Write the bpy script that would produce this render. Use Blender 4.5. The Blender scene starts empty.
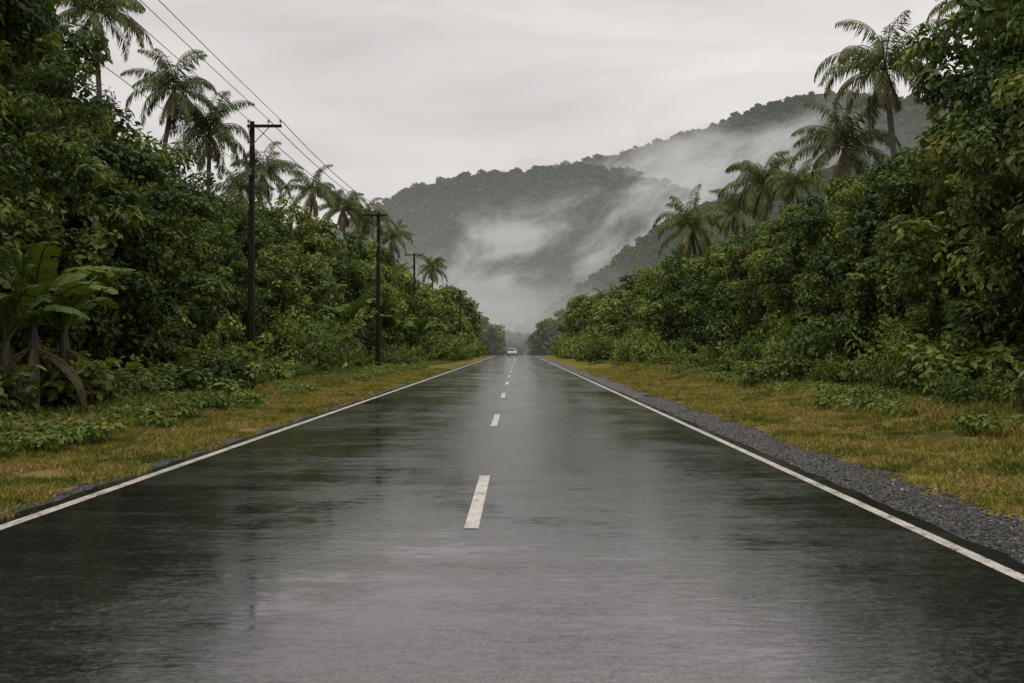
import bpy, math, random, time
import numpy as np
from mathutils import Vector, noise as mnoise
T0 = time.time()
rng = np.random.default_rng(7); random.seed(7)
scene = bpy.context.scene
COL = scene.collection
F = 995.0; CX = 518.0; HY = 348.0
def PX(px, d): return (px-CX)/F*d
def HZ(py, d): return (HY-py)/F*d + 1.5

# ---------------------------------------------------------------- node helpers
def newmat(name):
    m = bpy.data.materials.new(name); m.use_nodes = True
    nt = m.node_tree; nt.nodes.clear()
    return m, nt
def N(nt, typ, **kw):
    n = nt.nodes.new(typ)
    for k, v in kw.items(): setattr(n, k, v)
    return n
def L(nt, a, b): nt.links.new(a, b)
def ramp(nt, fac, stops, interp='LINEAR'):
    r = nt.nodes.new('ShaderNodeValToRGB'); r.color_ramp.interpolation = interp
    e = r.color_ramp.elements
    while len(e) > 1: e.remove(e[-1])
    e[0].position = stops[0][0]; c = stops[0][1]; e[0].color = (*c, 1) if len(c) == 3 else c
    for p, c in stops[1:]:
        x = e.new(p); x.color = (*c, 1) if len(c) == 3 else c
    if fac is not None: nt.links.new(fac, r.inputs['Fac'])
    return r
def g(v): return (v, v, v)
def math_(nt, op, a, b=None, clamp=False):
    n = nt.nodes.new('ShaderNodeMath'); n.operation = op; n.use_clamp = clamp
    for i, v in enumerate((a, b)):
        if v is None: continue
        if isinstance(v, (int, float)): n.inputs[i].default_value = v
        else: nt.links.new(v, n.inputs[i])
    return n.outputs[0]
def mixc(nt, fac, a, b, blend='MIX'):
    n = nt.nodes.new('ShaderNodeMix'); n.data_type = 'RGBA'; n.blend_type = blend
    for i, v in ((0, fac), (6, a), (7, b)):
        if isinstance(v, (int, float)): n.inputs[i].default_value = v
        elif isinstance(v, tuple): n.inputs[i].default_value = (*v, 1) if len(v) == 3 else v
        else: nt.links.new(v, n.inputs[i])
    return n.outputs[2]
def worldpos(nt, scale=(1, 1, 1)):
    gm = N(nt, 'ShaderNodeNewGeometry'); mp = N(nt, 'ShaderNodeMapping'); mp.inputs['Scale'].default_value = scale
    L(nt, gm.outputs['Position'], mp.inputs['Vector']); return mp.outputs[0]
def noise(nt, vec, scale, detail=4, rough=.55, dist=0.0):
    n = N(nt, 'ShaderNodeTexNoise'); n.inputs['Scale'].default_value = scale
    n.inputs['Detail'].default_value = detail; n.inputs['Roughness'].default_value = rough; n.inputs['Distortion'].default_value = dist
    L(nt, vec, n.inputs['Vector']); return n.outputs['Fac']

# ---------------------------------------------------------------- materials
def leaf_mat(name, stops, rough=.4, transl=.22, tl=(1.5, 1.5, .8), spec=.02, k=1.0):
    m, nt = newmat(name)
    gm = N(nt, 'ShaderNodeNewGeometry'); at = N(nt, 'ShaderNodeAttribute', attribute_name='tint'); oi = N(nt, 'ShaderNodeObjectInfo')
    a = math_(nt, 'MULTIPLY', gm.outputs['Random Per Island'], .30)
    b = math_(nt, 'MULTIPLY', at.outputs['Fac'], .50)
    c = math_(nt, 'MULTIPLY', oi.outputs['Random'], .24)
    f = math_(nt, 'ADD', math_(nt, 'ADD', a, b), c)
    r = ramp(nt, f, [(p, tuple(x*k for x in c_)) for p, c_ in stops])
    df = N(nt, 'ShaderNodeBsdfDiffuse'); L(nt, r.outputs[0], df.inputs['Color'])
    tr = N(nt, 'ShaderNodeBsdfTranslucent')
    L(nt, mixc(nt, 1.0, r.outputs[0], tl, 'MULTIPLY'), tr.inputs['Color'])
    mx = N(nt, 'ShaderNodeMixShader'); mx.inputs[0].default_value = transl
    L(nt, df.outputs[0], mx.inputs[1]); L(nt, tr.outputs[0], mx.inputs[2])
    out = mx
    if spec > 0:
        gl = N(nt, 'ShaderNodeBsdfGlossy'); gl.inputs['Roughness'].default_value = rough; gl.inputs['Color'].default_value = (.9, .95, .85, 1)
        m2 = N(nt, 'ShaderNodeMixShader'); m2.inputs[0].default_value = spec
        L(nt, mx.outputs[0], m2.inputs[1]); L(nt, gl.outputs[0], m2.inputs[2]); out = m2
    o = N(nt, 'ShaderNodeOutputMaterial'); L(nt, out.outputs[0], o.inputs[0])
    return m
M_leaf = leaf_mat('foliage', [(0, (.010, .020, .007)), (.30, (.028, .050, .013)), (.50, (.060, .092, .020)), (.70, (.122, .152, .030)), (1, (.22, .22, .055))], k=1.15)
M_leaf2 = leaf_mat('foliage_light', [(0, (.020, .036, .009)), (.4, (.056, .090, .017)), (.66, (.122, .154, .028)), (1, (.22, .22, .055))], k=1.12)
M_leaf_far = leaf_mat('foliage_canopy', [(0, (.008, .028, .007)), (.5, (.032, .072, .016)), (1, (.11, .15, .032))], transl=.15, spec=.0, k=1.0)
M_palm = leaf_mat('palm_frond', [(0, (.026, .038, .012)), (.5, (.062, .082, .022)), (1, (.14, .15, .044))], k=1.0)
M_dead = leaf_mat('dry_leaf', [(0, (.05, .042, .020)), (.6, (.11, .085, .036)), (1, (.20, .155, .065))], transl=.15)
M_ban = leaf_mat('banana_leaf', [(0, (.03, .06, .014)), (.6, (.08, .12, .024)), (1, (.18, .18, .045))])

def bark_mat(name, c1, c2, sc=12):
    m, nt = newmat(name)
    v = worldpos(nt, (1, 1, .25)); f = noise(nt, v, sc, 4, .65)
    r = ramp(nt, f, [(.3, c1), (.7, c2)])
    pb = N(nt, 'ShaderNodeBsdfDiffuse')
    L(nt, r.outputs[0], pb.inputs['Color'])
    bp = N(nt, 'ShaderNodeBump'); bp.inputs['Strength'].default_value = .5; bp.inputs['Distance'].default_value = .02
    L(nt, f, bp.inputs['Height']); L(nt, bp.outputs[0], pb.inputs['Normal'])
    o = N(nt, 'ShaderNodeOutputMaterial'); L(nt, pb.outputs[0], o.inputs[0]); return m
M_bark = bark_mat('bark', (.025, .02, .014), (.085, .07, .052))
M_pbark = bark_mat('palm_bark', (.05, .043, .034), (.13, .115, .095), 18)
M_pole = bark_mat('weathered_pole_wood', (.010, .008, .007), (.030, .024, .019), 20)

def grass_color(nt):
    v = worldpos(nt)
    a = noise(nt, v, .7, 4, .62); b = noise(nt, v, 4.5, 3, .65)
    f = math_(nt, 'ADD', math_(nt, 'MULTIPLY', a, .6), math_(nt, 'MULTIPLY', b, .4))
    return ramp(nt, f, [(.37, (.055, .074, .016)), (.45, (.130, .138, .028)), (.51, (.225, .200, .046)), (.60, (.29, .205, .080))]).outputs[0]
m, nt = newmat('grass_blades'); M_grass = m
gm = N(nt, 'ShaderNodeNewGeometry')
k = ramp(nt, gm.outputs['Random Per Island'], [(0, g(.45)), (1, g(1.45))]).outputs[0]
c = mixc(nt, 1.0, grass_color(nt), k, 'MULTIPLY')
pb = N(nt, 'ShaderNodeBsdfDiffuse'); L(nt, c, pb.inputs['Color'])
tr = N(nt, 'ShaderNodeBsdfTranslucent'); L(nt, c, tr.inputs['Color'])
mx = N(nt, 'ShaderNodeMixShader'); mx.inputs[0].default_value = .3; L(nt, pb.outputs[0], mx.inputs[1]); L(nt, tr.outputs[0], mx.inputs[2])
o = N(nt, 'ShaderNodeOutputMaterial'); L(nt, mx.outputs[0], o.inputs[0])

m, nt = newmat('ground_turf'); M_ground = m
v = worldpos(nt); fine = noise(nt, v, 38, 4, .7); soil = noise(nt, v, 1.7, 4, .6)
c = mixc(nt, 1.0, grass_color(nt), ramp(nt, fine, [(.3, g(.35)), (.7, g(1.0))]).outputs[0], 'MULTIPLY')
c = mixc(nt, ramp(nt, soil, [(.50, g(0)), (.62, g(.85))]).outputs[0], c, (.055, .044, .028))
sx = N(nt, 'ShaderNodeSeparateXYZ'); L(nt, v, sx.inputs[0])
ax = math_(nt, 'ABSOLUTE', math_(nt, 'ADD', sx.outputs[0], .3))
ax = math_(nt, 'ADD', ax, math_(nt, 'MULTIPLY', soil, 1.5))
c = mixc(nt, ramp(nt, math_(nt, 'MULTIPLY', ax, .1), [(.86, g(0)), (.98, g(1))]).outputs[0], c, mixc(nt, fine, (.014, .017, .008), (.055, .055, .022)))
pb = N(nt, 'ShaderNodeBsdfDiffuse'); L(nt, c, pb.inputs['Color'])
bp = N(nt, 'ShaderNodeBump'); bp.inputs['Strength'].default_value = .8; bp.inputs['Distance'].default_value = .03; L(nt, fine, bp.inputs['Height']); L(nt, bp.outputs[0], pb.inputs['Normal'])
o = N(nt, 'ShaderNodeOutputMaterial'); L(nt, pb.outputs[0], o.inputs[0])

m, nt = newmat('wet_asphalt'); M_road = m
v = worldpos(nt)
big = noise(nt, worldpos(nt, (.7, .7, 1)), .5, 5, .62, .6)
band = noise(nt, worldpos(nt, (.45, 2.2, 1)), 1.3, 6, .68, .5)
streak = noise(nt, worldpos(nt, (1.0, 2.6, 1)), 5.5, 5, .72, .4)
track = noise(nt, worldpos(nt, (1.6, .06, 1)), .9, 2, .5)
grain = noise(nt, v, 90, 2, .7); mid = noise(nt, v, 26, 4, .8)
wet = math_(nt, 'ADD', math_(nt, 'MULTIPLY', big, .32), math_(nt, 'ADD', math_(nt, 'MULTIPLY', band, .28), math_(nt, 'ADD', math_(nt, 'MULTIPLY', track, .12), math_(nt, 'MULTIPLY', streak, .28))))
wetm = ramp(nt, wet, [(.435, g(0)), (.535, g(1))]).outputs[0]
dry = math_(nt, 'SUBTRACT', 1.0, wetm)
gg = math_(nt, 'ADD', math_(nt, 'MULTIPLY', grain, .5), math_(nt, 'MULTIPLY', mid, .5))
base = ramp(nt, gg, [(.36, (.003, .003, .003)), (.50, (.013, .013, .0128)), (.60, (.044, .043, .041)), (.70, (.11, .107, .102))]).outputs[0]
base = mixc(nt, math_(nt, 'MULTIPLY', wetm, .5), base, (.007, .0072, .0075))
pb = N(nt, 'ShaderNodeBsdfPrincipled'); L(nt, base, pb.inputs['Base Color']); pb.inputs['IOR'].default_value = 2.0
rg = math_(nt, 'ADD', math_(nt, 'MULTIPLY', dry, .12), math_(nt, 'MULTIPLY', ramp(nt, mid, [(.4, g(0)), (.65, g(1))]).outputs[0], .08))
L(nt, math_(nt, 'ADD', rg, .04), pb.inputs['Roughness'])
film = math_(nt, 'ADD', math_(nt, 'MULTIPLY', wetm, .44), math_(nt, 'MULTIPLY', ramp(nt, gg, [(.42, g(0)), (.55, g(1))]).outputs[0], .52))
L(nt, math_(nt, 'ADD', film, .06, True), pb.inputs['Specular IOR Level'])
hh = math_(nt, 'MULTIPLY', gg, math_(nt, 'ADD', math_(nt, 'MULTIPLY', dry, .85), .15))
rip = noise(nt, worldpos(nt, (.8, 1.4, 1)), 7, 4, .6)
b1 = N(nt, 'ShaderNodeBump'); b1.inputs['Strength'].default_value = .45; b1.inputs['Distance'].default_value = .0032; L(nt, hh, b1.inputs['Height'])
b2 = N(nt, 'ShaderNodeBump'); b2.inputs['Strength'].default_value = .26; b2.inputs['Distance'].default_value = .0036; L(nt, rip, b2.inputs['Height']); L(nt, b1.outputs[0], b2.inputs['Normal'])
L(nt, b2.outputs[0], pb.inputs['Normal'])
o = N(nt, 'ShaderNodeOutputMaterial'); L(nt, pb.outputs[0], o.inputs[0])

m, nt = newmat('road_paint'); M_paint = m
v = worldpos(nt); w = noise(nt, v, 30, 5, .75); w2 = noise(nt, v, 3, 4, .6)
ws = math_(nt, 'ADD', math_(nt, 'MULTIPLY', w, .7), math_(nt, 'MULTIPLY', w2, .3))
c = mixc(nt, ramp(nt, ws, [(.42, g(0)), (.49, g(1))]).outputs[0], (.07, .067, .06), mixc(nt, w2, (.34, .32, .285), (.56, .53, .48)))
pb = N(nt, 'ShaderNodeBsdfPrincipled'); L(nt, c, pb.inputs['Base Color']); pb.inputs['Roughness'].default_value = .3
bp = N(nt, 'ShaderNodeBump'); bp.inputs['Strength'].default_value = .3; bp.inputs['Distance'].default_value = .004; L(nt, w, bp.inputs['Height']); L(nt, bp.outputs[0], pb.inputs['Normal'])
o = N(nt, 'ShaderNodeOutputMaterial'); L(nt, pb.outputs[0], o.inputs[0])

m, nt = newmat('wet_gravel'); M_gravel = m
v = worldpos(nt); vo = N(nt, 'ShaderNodeTexVoronoi'); vo.inputs['Scale'].default_value = 40; L(nt, v, vo.inputs['Vector'])
sp = N(nt, 'ShaderNodeSeparateColor'); L(nt, vo.outputs['Color'], sp.inputs[0])
c = ramp(nt, sp.outputs[0], [(0, (.010, .010, .010)), (.6, (.028, .027, .026)), (.9, (.06, .058, .055)), (1, (.16, .15, .14))]).outputs[0]
c = mixc(nt, ramp(nt, noise(nt, v, 2.2, 4, .65), [(.5, g(0)), (.7, g(.6))]).outputs[0], c, (.035, .031, .020))
pb = N(nt, 'ShaderNodeBsdfPrincipled'); L(nt, c, pb.inputs['Base Color']); pb.inputs['Roughness'].default_value = .55; pb.inputs['Specular IOR Level'].default_value = .2
bp = N(nt, 'ShaderNodeBump', invert=True); bp.inputs['Strength'].default_value = 1; bp.inputs['Distance'].default_value = .012; L(nt, vo.outputs['Distance'], bp.inputs['Height']); L(nt, bp.outputs[0], pb.inputs['Normal'])
o = N(nt, 'ShaderNodeOutputMaterial'); L(nt, pb.outputs[0], o.inputs[0])
m, nt = newmat('gravel_stone'); M_stone = m
oi = N(nt, 'ShaderNodeObjectInfo')
c = ramp(nt, oi.outputs['Random'], [(0, (.010, .010, .010)), (.6, (.028, .027, .026)), (.9, (.07, .067, .06)), (1, (.24, .23, .22))]).outputs[0]
pb = N(nt, 'ShaderNodeBsdfPrincipled'); L(nt, c, pb.inputs['Base Color']); pb.inputs['Roughness'].default_value = .5; pb.inputs['Specular IOR Level'].default_value = .25
o = N(nt, 'ShaderNodeOutputMaterial'); L(nt, pb.outputs[0], o.inputs[0])

m, nt = newmat('forested_slope'); M_hill = m
v = worldpos(nt); a = noise(nt, v, .05, 6, .7); vo = N(nt, 'ShaderNodeTexVoronoi'); vo.inputs['Scale'].default_value = .16; L(nt, v, vo.inputs['Vector'])
c = mixc(nt, a, (.008, .024, .007), (.042, .075, .018))
pb = N(nt, 'ShaderNodeBsdfDiffuse'); L(nt, c, pb.inputs['Color'])
bp = N(nt, 'ShaderNodeBump', invert=True); bp.inputs['Strength'].default_value = 1; bp.inputs['Distance'].default_value = 4; L(nt, vo.outputs['Distance'], bp.inputs['Height']); L(nt, bp.outputs[0], pb.inputs['Normal'])
o = N(nt, 'ShaderNodeOutputMaterial'); L(nt, pb.outputs[0], o.inputs[0])

def simple(name, col, rough=.5, metal=0):
    m, nt = newmat(name); pb = N(nt, 'ShaderNodeBsdfPrincipled')
    v = worldpos(nt); f = noise(nt, v, 9, 4, .6)
    L(nt, mixc(nt, f, tuple(x*.8 for x in col), tuple(min(1, x*1.15) for x in col)), pb.inputs['Base Color'])
    pb.inputs['Roughness'].default_value = rough; pb.inputs['Metallic'].default_value = metal
    o = N(nt, 'ShaderNodeOutputMaterial'); L(nt, pb.outputs[0], o.inputs[0]); return m
M_wire = simple('cable', (.03, .03, .03), .6)
M_steel = simple('galvanised_steel', (.10, .10, .10), .5, .6)
M_ceram = simple('ceramic_insulator', (.12, .10, .09), .25)

# ---------------------------------------------------------------- mesh builder
def nrmz(a): return a/np.maximum(np.linalg.norm(a, axis=-1, keepdims=True), 1e-9)
class MB:
    def __init__(s, lite=False): s.v = []; s.q = []; s.m = []; s.t = []; s.n = 0; s.lite = lite
    def add(s, v, q, mat, tint=.5):
        v = np.asarray(v, float).reshape(-1, 3); q = np.asarray(q, int).reshape(-1, 4)
        s.v.append(v); s.q.append(q+s.n); s.m.append(np.full(len(q), mat)); s.n += len(v)
        s.t.append(np.full(len(v), tint) if np.isscalar(tint) else np.asarray(tint))
    def mesh(s, name, mats, smooth=False):
        v = np.concatenate(s.v); q = np.concatenate(s.q); mm = np.concatenate(s.m); t = np.concatenate(s.t)
        me = bpy.data.meshes.new(name); me.vertices.add(len(v)); me.vertices.foreach_set('co', v.ravel())
        me.loops.add(len(q)*4); me.loops.foreach_set('vertex_index', q.ravel().astype(np.int32))
        me.polygons.add(len(q)); me.polygons.foreach_set('loop_start', np.arange(0, len(q)*4, 4, dtype=np.int32))
        me.polygons.foreach_set('material_index', mm.astype(np.int32))
        for mt in mats: me.materials.append(mt)
        a = me.attributes.new('tint', 'FLOAT', 'POINT'); a.data.foreach_set('value', t.astype(np.float32))
        me.update(calc_edges=True)
        me.polygons.foreach_set('use_smooth', np.full(len(q), smooth))
        return me
T6 = np.array([[0, 0, 0], [.28, -.5, .05], [.72, -.36, -.02], [1, 0, -.18], [.72, .36, -.02], [.28, .5, .05]])
Q6 = np.array([[0, 1, 2, 3], [0, 3, 4, 5]])
T4 = np.array([[0, 0, 0], [.42, -.5, .06], [1, 0, -.18], [.42, .5, .06]]); Q4 = np.array([[0, 1, 2, 3]])
def leaves(mb, pos, d, nr, Ln, W, tint, mat, curl=.18):
    n = len(pos); d = nrmz(d); side = nrmz(np.cross(d, nr)); up = np.cross(side, d)
    T, Q = (T4, Q4) if mb.lite else (T6, Q6)
    T = T.copy(); T[T[:, 0] == 1, 2] = -curl
    Ln = np.broadcast_to(Ln, n)[:, None, None]; W = np.broadcast_to(W, n)[:, None, None]
    v = pos[:, None, :] + T[None, :, 0:1]*Ln*d[:, None, :] + T[None, :, 1:2]*W*side[:, None, :] + T[None, :, 2:3]*Ln*up[:, None, :]
    b = (np.arange(n)*len(T))[:, None, None]
    mb.add(v.reshape(-1, 3), (b+Q[None]).reshape(-1, 4), mat, np.repeat(np.broadcast_to(tint, n), len(T)))
def tube(mb, pts, rad, sides, mat, tint=.5):
    pts = np.asarray(pts, float); k = len(pts); rad = np.broadcast_to(rad, k)
    tg = nrmz(np.gradient(pts, axis=0)); ref = np.array([1., 0, 0]) if abs(tg[0][0]) < .8 else np.array([0, 1., 0])
    s1 = nrmz(np.cross(tg, ref)); s2 = np.cross(tg, s1); a = np.linspace(0, 2*np.pi, sides, endpoint=False)
    v = pts[:, None] + rad[:, None, None]*(np.cos(a)[None, :, None]*s1[:, None] + np.sin(a)[None, :, None]*s2[:, None])
    q = []
    for i in range(k-1):
        for j in range(sides):
            j2 = (j+1) % sides; q.append([i*sides+j, i*sides+j2, (i+1)*sides+j2, (i+1)*sides+j])
    mb.add(v.reshape(-1, 3), q, mat, tint)
def box(mb, c, s, mat, rotz=0):
    c = np.array(c); s = np.array(s)/2
    v = np.array([[x, y, z] for x in (-1, 1) for y in (-1, 1) for z in (-1, 1)])*s
    ca, sa = math.cos(rotz), math.sin(rotz); v = v@np.array([[ca, sa, 0], [-sa, ca, 0], [0, 0, 1]])+c
    mb.add(v, [[0, 1, 3, 2], [4, 6, 7, 5], [0, 4, 5, 1], [2, 3, 7, 6], [0, 2, 6, 4], [1, 5, 7, 3]], mat)
def sph(n, zmin=-1.0):
    z = rng.uniform(zmin, 1, n); a = rng.uniform(0, 2*np.pi, n); r = np.sqrt(1-z*z)
    return np.stack([r*np.cos(a), r*np.sin(a), z], 1)
def clump(mb, c, r, n, size, tint, mat, wr=.52, zmin=-.75, flat=1.0):
    u = sph(n, zmin); rr = np.array([r, r, r*flat])
    p = c + u*rr*(rng.uniform(.6, 1.08, (n, 1)))
    nr = nrmz(u + np.array([0, 0, .7]) + .55*rng.normal(size=(n, 3)))
    t = rng.normal(size=(n, 3)) + np.array([0, 0, -.9]) + u*.6
    t = t - nr*np.sum(t*nr, axis=1, keepdims=True)
    s = size*rng.uniform(.6, 1.25, n)
    leaves(mb, p, t, nr, s, s*wr, np.clip(tint+rng.normal(0, .07, n), 0, 1), mat)
def strand(mb, top, ln, size, tint, mat):
    n = int(ln/.07); z = np.linspace(0, -ln, n); ph = rng.uniform(0, 6)
    p = top + np.stack([.12*np.sin(z*1.5+ph), .12*np.cos(z*1.3+ph), z], 1) + rng.normal(0, .07, (n, 3))
    nr = nrmz(rng.normal(size=(n, 3))*np.array([1, 1, .3])); t = rng.normal(size=(n, 3))*.5+np.array([0, 0, -1.])
    s = size*rng.uniform(.6, 1.2, n); leaves(mb, p, t, nr, s, s*.6, tint, mat)

def make_tree(name, kind, leaf=.22, lpc=150, nl=11, cpl=12, strands=25, bright=0.0, wr=.52, lite=False):
    mb = MB(lite); lob = []
    for i in range(nl):
        a = rng.uniform(0, 6.283)
        if kind == 'A': z = 4.2 + 4.4*((i+.5)/nl); rmax = 2.9*math.sqrt(max(.15, 1-((z-5.4)/4.4)**2)); rr = rng.uniform(.85, 1.75)
        else: z = 1.0 + 7.6*((i+.5)/nl); rmax = 2.1*math.sqrt(max(.12, 1-((z-4.0)/5.6)**2)); rr = rng.uniform(.85, 1.65)
        a = i*2.4 + rng.uniform(-.5, .5); rd = rmax*rng.uniform(.5, 1.05)
        lob.append((np.array([rd*math.cos(a), rd*math.sin(a), z]), rr))
    top = lob[-1][0]
    tr = np.array([[0, 0, -.3], [.1, .05, 1.5], [-.1, .1, 3.2], [.05, -.1, 5.2], [top[0]*.5, top[1]*.5, 7.2], top])
    tube(mb, tr, [.30, .24, .20, .16, .10, .04], 8, 1)
    for c, rr in lob:
        zb = max(.8, c[2]-2.2); base = np.array([np.interp(zb, tr[:, 2], tr[:, 0]), np.interp(zb, tr[:, 2], tr[:, 1]), zb])
        midp = base*.5+c*.5+np.array([0, 0, -.25]); tube(mb, [base, midp, c, c+np.array([0, 0, rr*.6])], [.10, .075, .05, .015], 5, 1)
        for s in range(3):
            u = sph(1, -.2)[0]; tube(mb, [c, c+u*rr*.5+[0, 0, .1], c+u*rr*.95], [.04, .025, .008], 4, 1)
        lt = np.clip(.42+bright+rng.normal(0, .17), 0, 1)
        us = sph(cpl, -.7)
        for u in us:
            cr = rr*rng.uniform(.26, .54); cc = c + u*rr*rng.uniform(.62, 1.15)
            clump(mb, cc, cr, int(lpc*(cr/.6)**1.3), leaf, np.clip(lt+rng.normal(0, .25), 0, 1), 0, wr=wr, flat=rng.uniform(.55, .9))
        clump(mb, c, rr*.75, int(lpc*.6), leaf*1.25, .05, 0, wr=wr)  # inner core in the darkest tint, crown shade put into the leaf colour
    for i in range(strands):
        c, rr = lob[rng.integers(nl)]; a = rng.uniform(0, 6.28)
        strand(mb, c+np.array([math.cos(a)*rr*.95, math.sin(a)*rr*.95, rng.uniform(-.2, .5)]), rng.uniform(.8, 2.6), leaf*.85, np.clip(.5+rng.normal(0, .25), 0, 1), 0)
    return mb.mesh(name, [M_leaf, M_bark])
def make_shrub(name, leaf=.13, n=26, lpc=120, mat=None, h=1.0, wr=.5, lite=False):
    mb = MB(lite)
    for i in range(n):
        a = rng.uniform(0, 6.28); rd = 1.1*math.sqrt(rng.uniform(0, 1)); z = h*rng.uniform(.25, 1.0)*(1.15-.45*rd)
        cc = np.array([rd*math.cos(a), rd*math.sin(a), z]); cr = rng.uniform(.25, .45)
        clump(mb, cc, cr, lpc, leaf, np.clip(.42+rng.normal(0, .24), 0, 1), 0, wr=wr)
        tube(mb, [[cc[0]*.2, cc[1]*.2, -.1], cc*.6, cc], [.03, .02, .008], 4, 1)
        if rng.random() < .5:
            u = nrmz(cc-[0, 0, .2]+rng.normal(0, .2, 3)+[0, 0, .3]); k = 16
            p = cc+u*np.linspace(.2, .8, k)[:, None]; s = leaf*rng.uniform(.8, 1.3, k)
            leaves(mb, p, rng.normal(size=(k, 3))+u*.8, nrmz(rng.normal(size=(k, 3))+[0, 0, 1]), s, s*wr, .7, 0)
    return mb.mesh(name, [mat or M_leaf2, M_bark])
def make_palm(name, h, nf=24, fl=3.0, lean=1.2, dead=3):
    mb = MB(True); t = np.linspace(0, 1, 12); a0 = rng.uniform(0, 6.28)
    pts = np.stack([lean*t**2*math.cos(a0), lean*t**2*math.sin(a0), h*t-.3*(1-t)], 1)
    tube(mb, pts, np.interp(t, [0, .08, .2, 1], [.26, .19, .15, .12])*(1+.06*(np.arange(12) % 2)), 8, 1)
    top = pts[-1]; Q = 46
    for i in range(nf+dead):
        isd = i >= nf; a = i*2.39996+rng.uniform(-.45, .45); e0 = math.radians(84-100*((i+.5)/nf)+rng.uniform(-14, 14)) if not isd else math.radians(-60)
        dr = math.radians(rng.uniform(80, 145)) if not isd else math.radians(25); K = 14; Lf = fl*rng.uniform(.8, 1.2)*(1 if not isd else .6)
        p = [top.copy()]; tgs = []; sw = rng.uniform(-.5, .5)
        for k in range(K):
            e = max(e0-dr*(k/K)**1.5, math.radians(-84)); aa = a+sw*(k/K); dd = np.array([math.cos(aa)*math.cos(e), math.sin(aa)*math.cos(e), math.sin(e)]); tgs.append(dd); p.append(p[-1]+dd*Lf/K)
        p = np.array(p); tube(mb, p, np.linspace(.035, .008, K+1), 4, 3 if isd else 0, .6)
        tt = np.linspace(.14, .995, Q); P = np.stack([np.interp(tt*K, np.arange(K+1), p[:, j]) for j in range(3)], 1)
        tg = np.array(tgs)[np.minimum((tt*K).astype(int), K-1)]; sd = nrmz(np.cross(tg, [0, 0, 1.]) + 1e-4)
        Ll = fl*.25*np.sin(np.pi*np.clip(tt*.80+.14, 0, 1))**.7
        for s in (-1, 1):
            droop = rng.uniform(.5, 1.7, (Q, 1)); d = sd*s*.8 + tg*.6 - np.array([0, 0, 1.])*droop + rng.normal(0, .10, (Q, 3))
            nr = nrmz(np.cross(d, tg)*s + .01); leaves(mb, P, d, nr, Ll*rng.uniform(.7, 1.15, Q), .062, np.clip(.5+rng.normal(0, .15), 0, 1), 2 if isd else 0, curl=.12)
    for i in range(6):
        u = sph(1, -.9)[0]; clump(mb, top+u*[.2, .2, .12]-[0, 0, .25], .10, 12, .12, .3, 0)
    return mb.mesh(name, [M_palm, M_pbark, M_dead, M_dead])
def make_banana(name, h=2.6, nl=9, deadn=4):
    mb = MB()
    tube(mb, [[0, 0, -.1], [.03, 0, h*.25], [.05, .02, h*.5], [.05, .02, h*.6]], [.14, .12, .09, .05], 8, 1)
    for i in range(nl+deadn):
        isd = i >= nl; a = i*2.39996+rng.uniform(-.3, .3); K = 26; Lf = h*rng.uniform(.62, .85)*(1 if not isd else .7)
        e0 = math.radians(rng.uniform(55, 82)) if not isd else math.radians(-20); dr = math.radians(rng.uniform(60, 125)) if not isd else math.radians(80)
        p = [np.array([.05, .02, h*(.56 if not isd else .45)])]; tgs = []
        for k in range(K):
            e = max(e0-dr*(k/K)**1.5, math.radians(-88)); dd = np.array([math.cos(a)*math.cos(e), math.sin(a)*math.cos(e), math.sin(e)]); tgs.append(dd); p.append(p[-1]+dd*Lf/K)
        p = np.array(p); tube(mb, p, np.linspace(.03, .006, K+1), 5, 2 if isd else 0, .8)
        sd0 = np.array([-math.sin(a), math.cos(a), 0]); tint = np.clip(.45+rng.normal(0, .2), 0, 1)
        tear = rng.random(K) < (.4 if not isd else .8)
        for s in (-1, 1):
            off = 0.
            for k in range(3, K):
                if tear[k]: off = rng.uniform(-.5, .15)
                ws = (.26 if not isd else .14)*h/2.6
                w0 = ws*math.sin(math.pi*min(.99, max(0.02, (k-2.6)/(K-2.4))))**.45; w1 = ws*math.sin(math.pi*min(.99, max(0.02, (k-1.6)/(K-2.4))))**.45
                upv = nrmz(np.cross(sd0, tgs[k])); upv = upv if upv[2] > 0 else -upv
                fold = .28+off-(.9 if isd else 0); gap = .12 if tear[k] else 0
                a0_, b0_ = p[k], p[k+1]; dirv = nrmz(sd0*s+upv*fold)+np.array(tgs[k])*.25
                m0 = a0_+dirv*w0*.55+(b0_-a0_)*gap; m1 = b0_+dirv*w1*.55-(b0_-a0_)*gap*.3
                dv2 = nrmz(sd0*s+upv*(fold-.7))+np.array(tgs[k])*.25
                e0_ = m0+dv2*w0*.5+(b0_-a0_)*gap; e1_ = m1+dv2*w1*.5-(b0_-a0_)*gap*.5
                mb.add([a0_, b0_, m1, m0, e1_, e0_], [[0, 1, 2, 3], [3, 2, 4, 5]], 2 if isd else 0, tint)
    return mb.mesh(name, [M_ban, M_pbark, M_dead])

def obj(name, me, loc=(0, 0, 0), rot=0, scl=(1, 1, 1), parent=None, col=None):
    o = bpy.data.objects.new(name, me); o.location = loc; o.rotation_euler = (0, 0, rot)
    o.scale = scl if hasattr(scl, '__len__') else (scl,)*3
    (col or COL).objects.link(o)
    if parent: o.parent = parent
    return o

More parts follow.
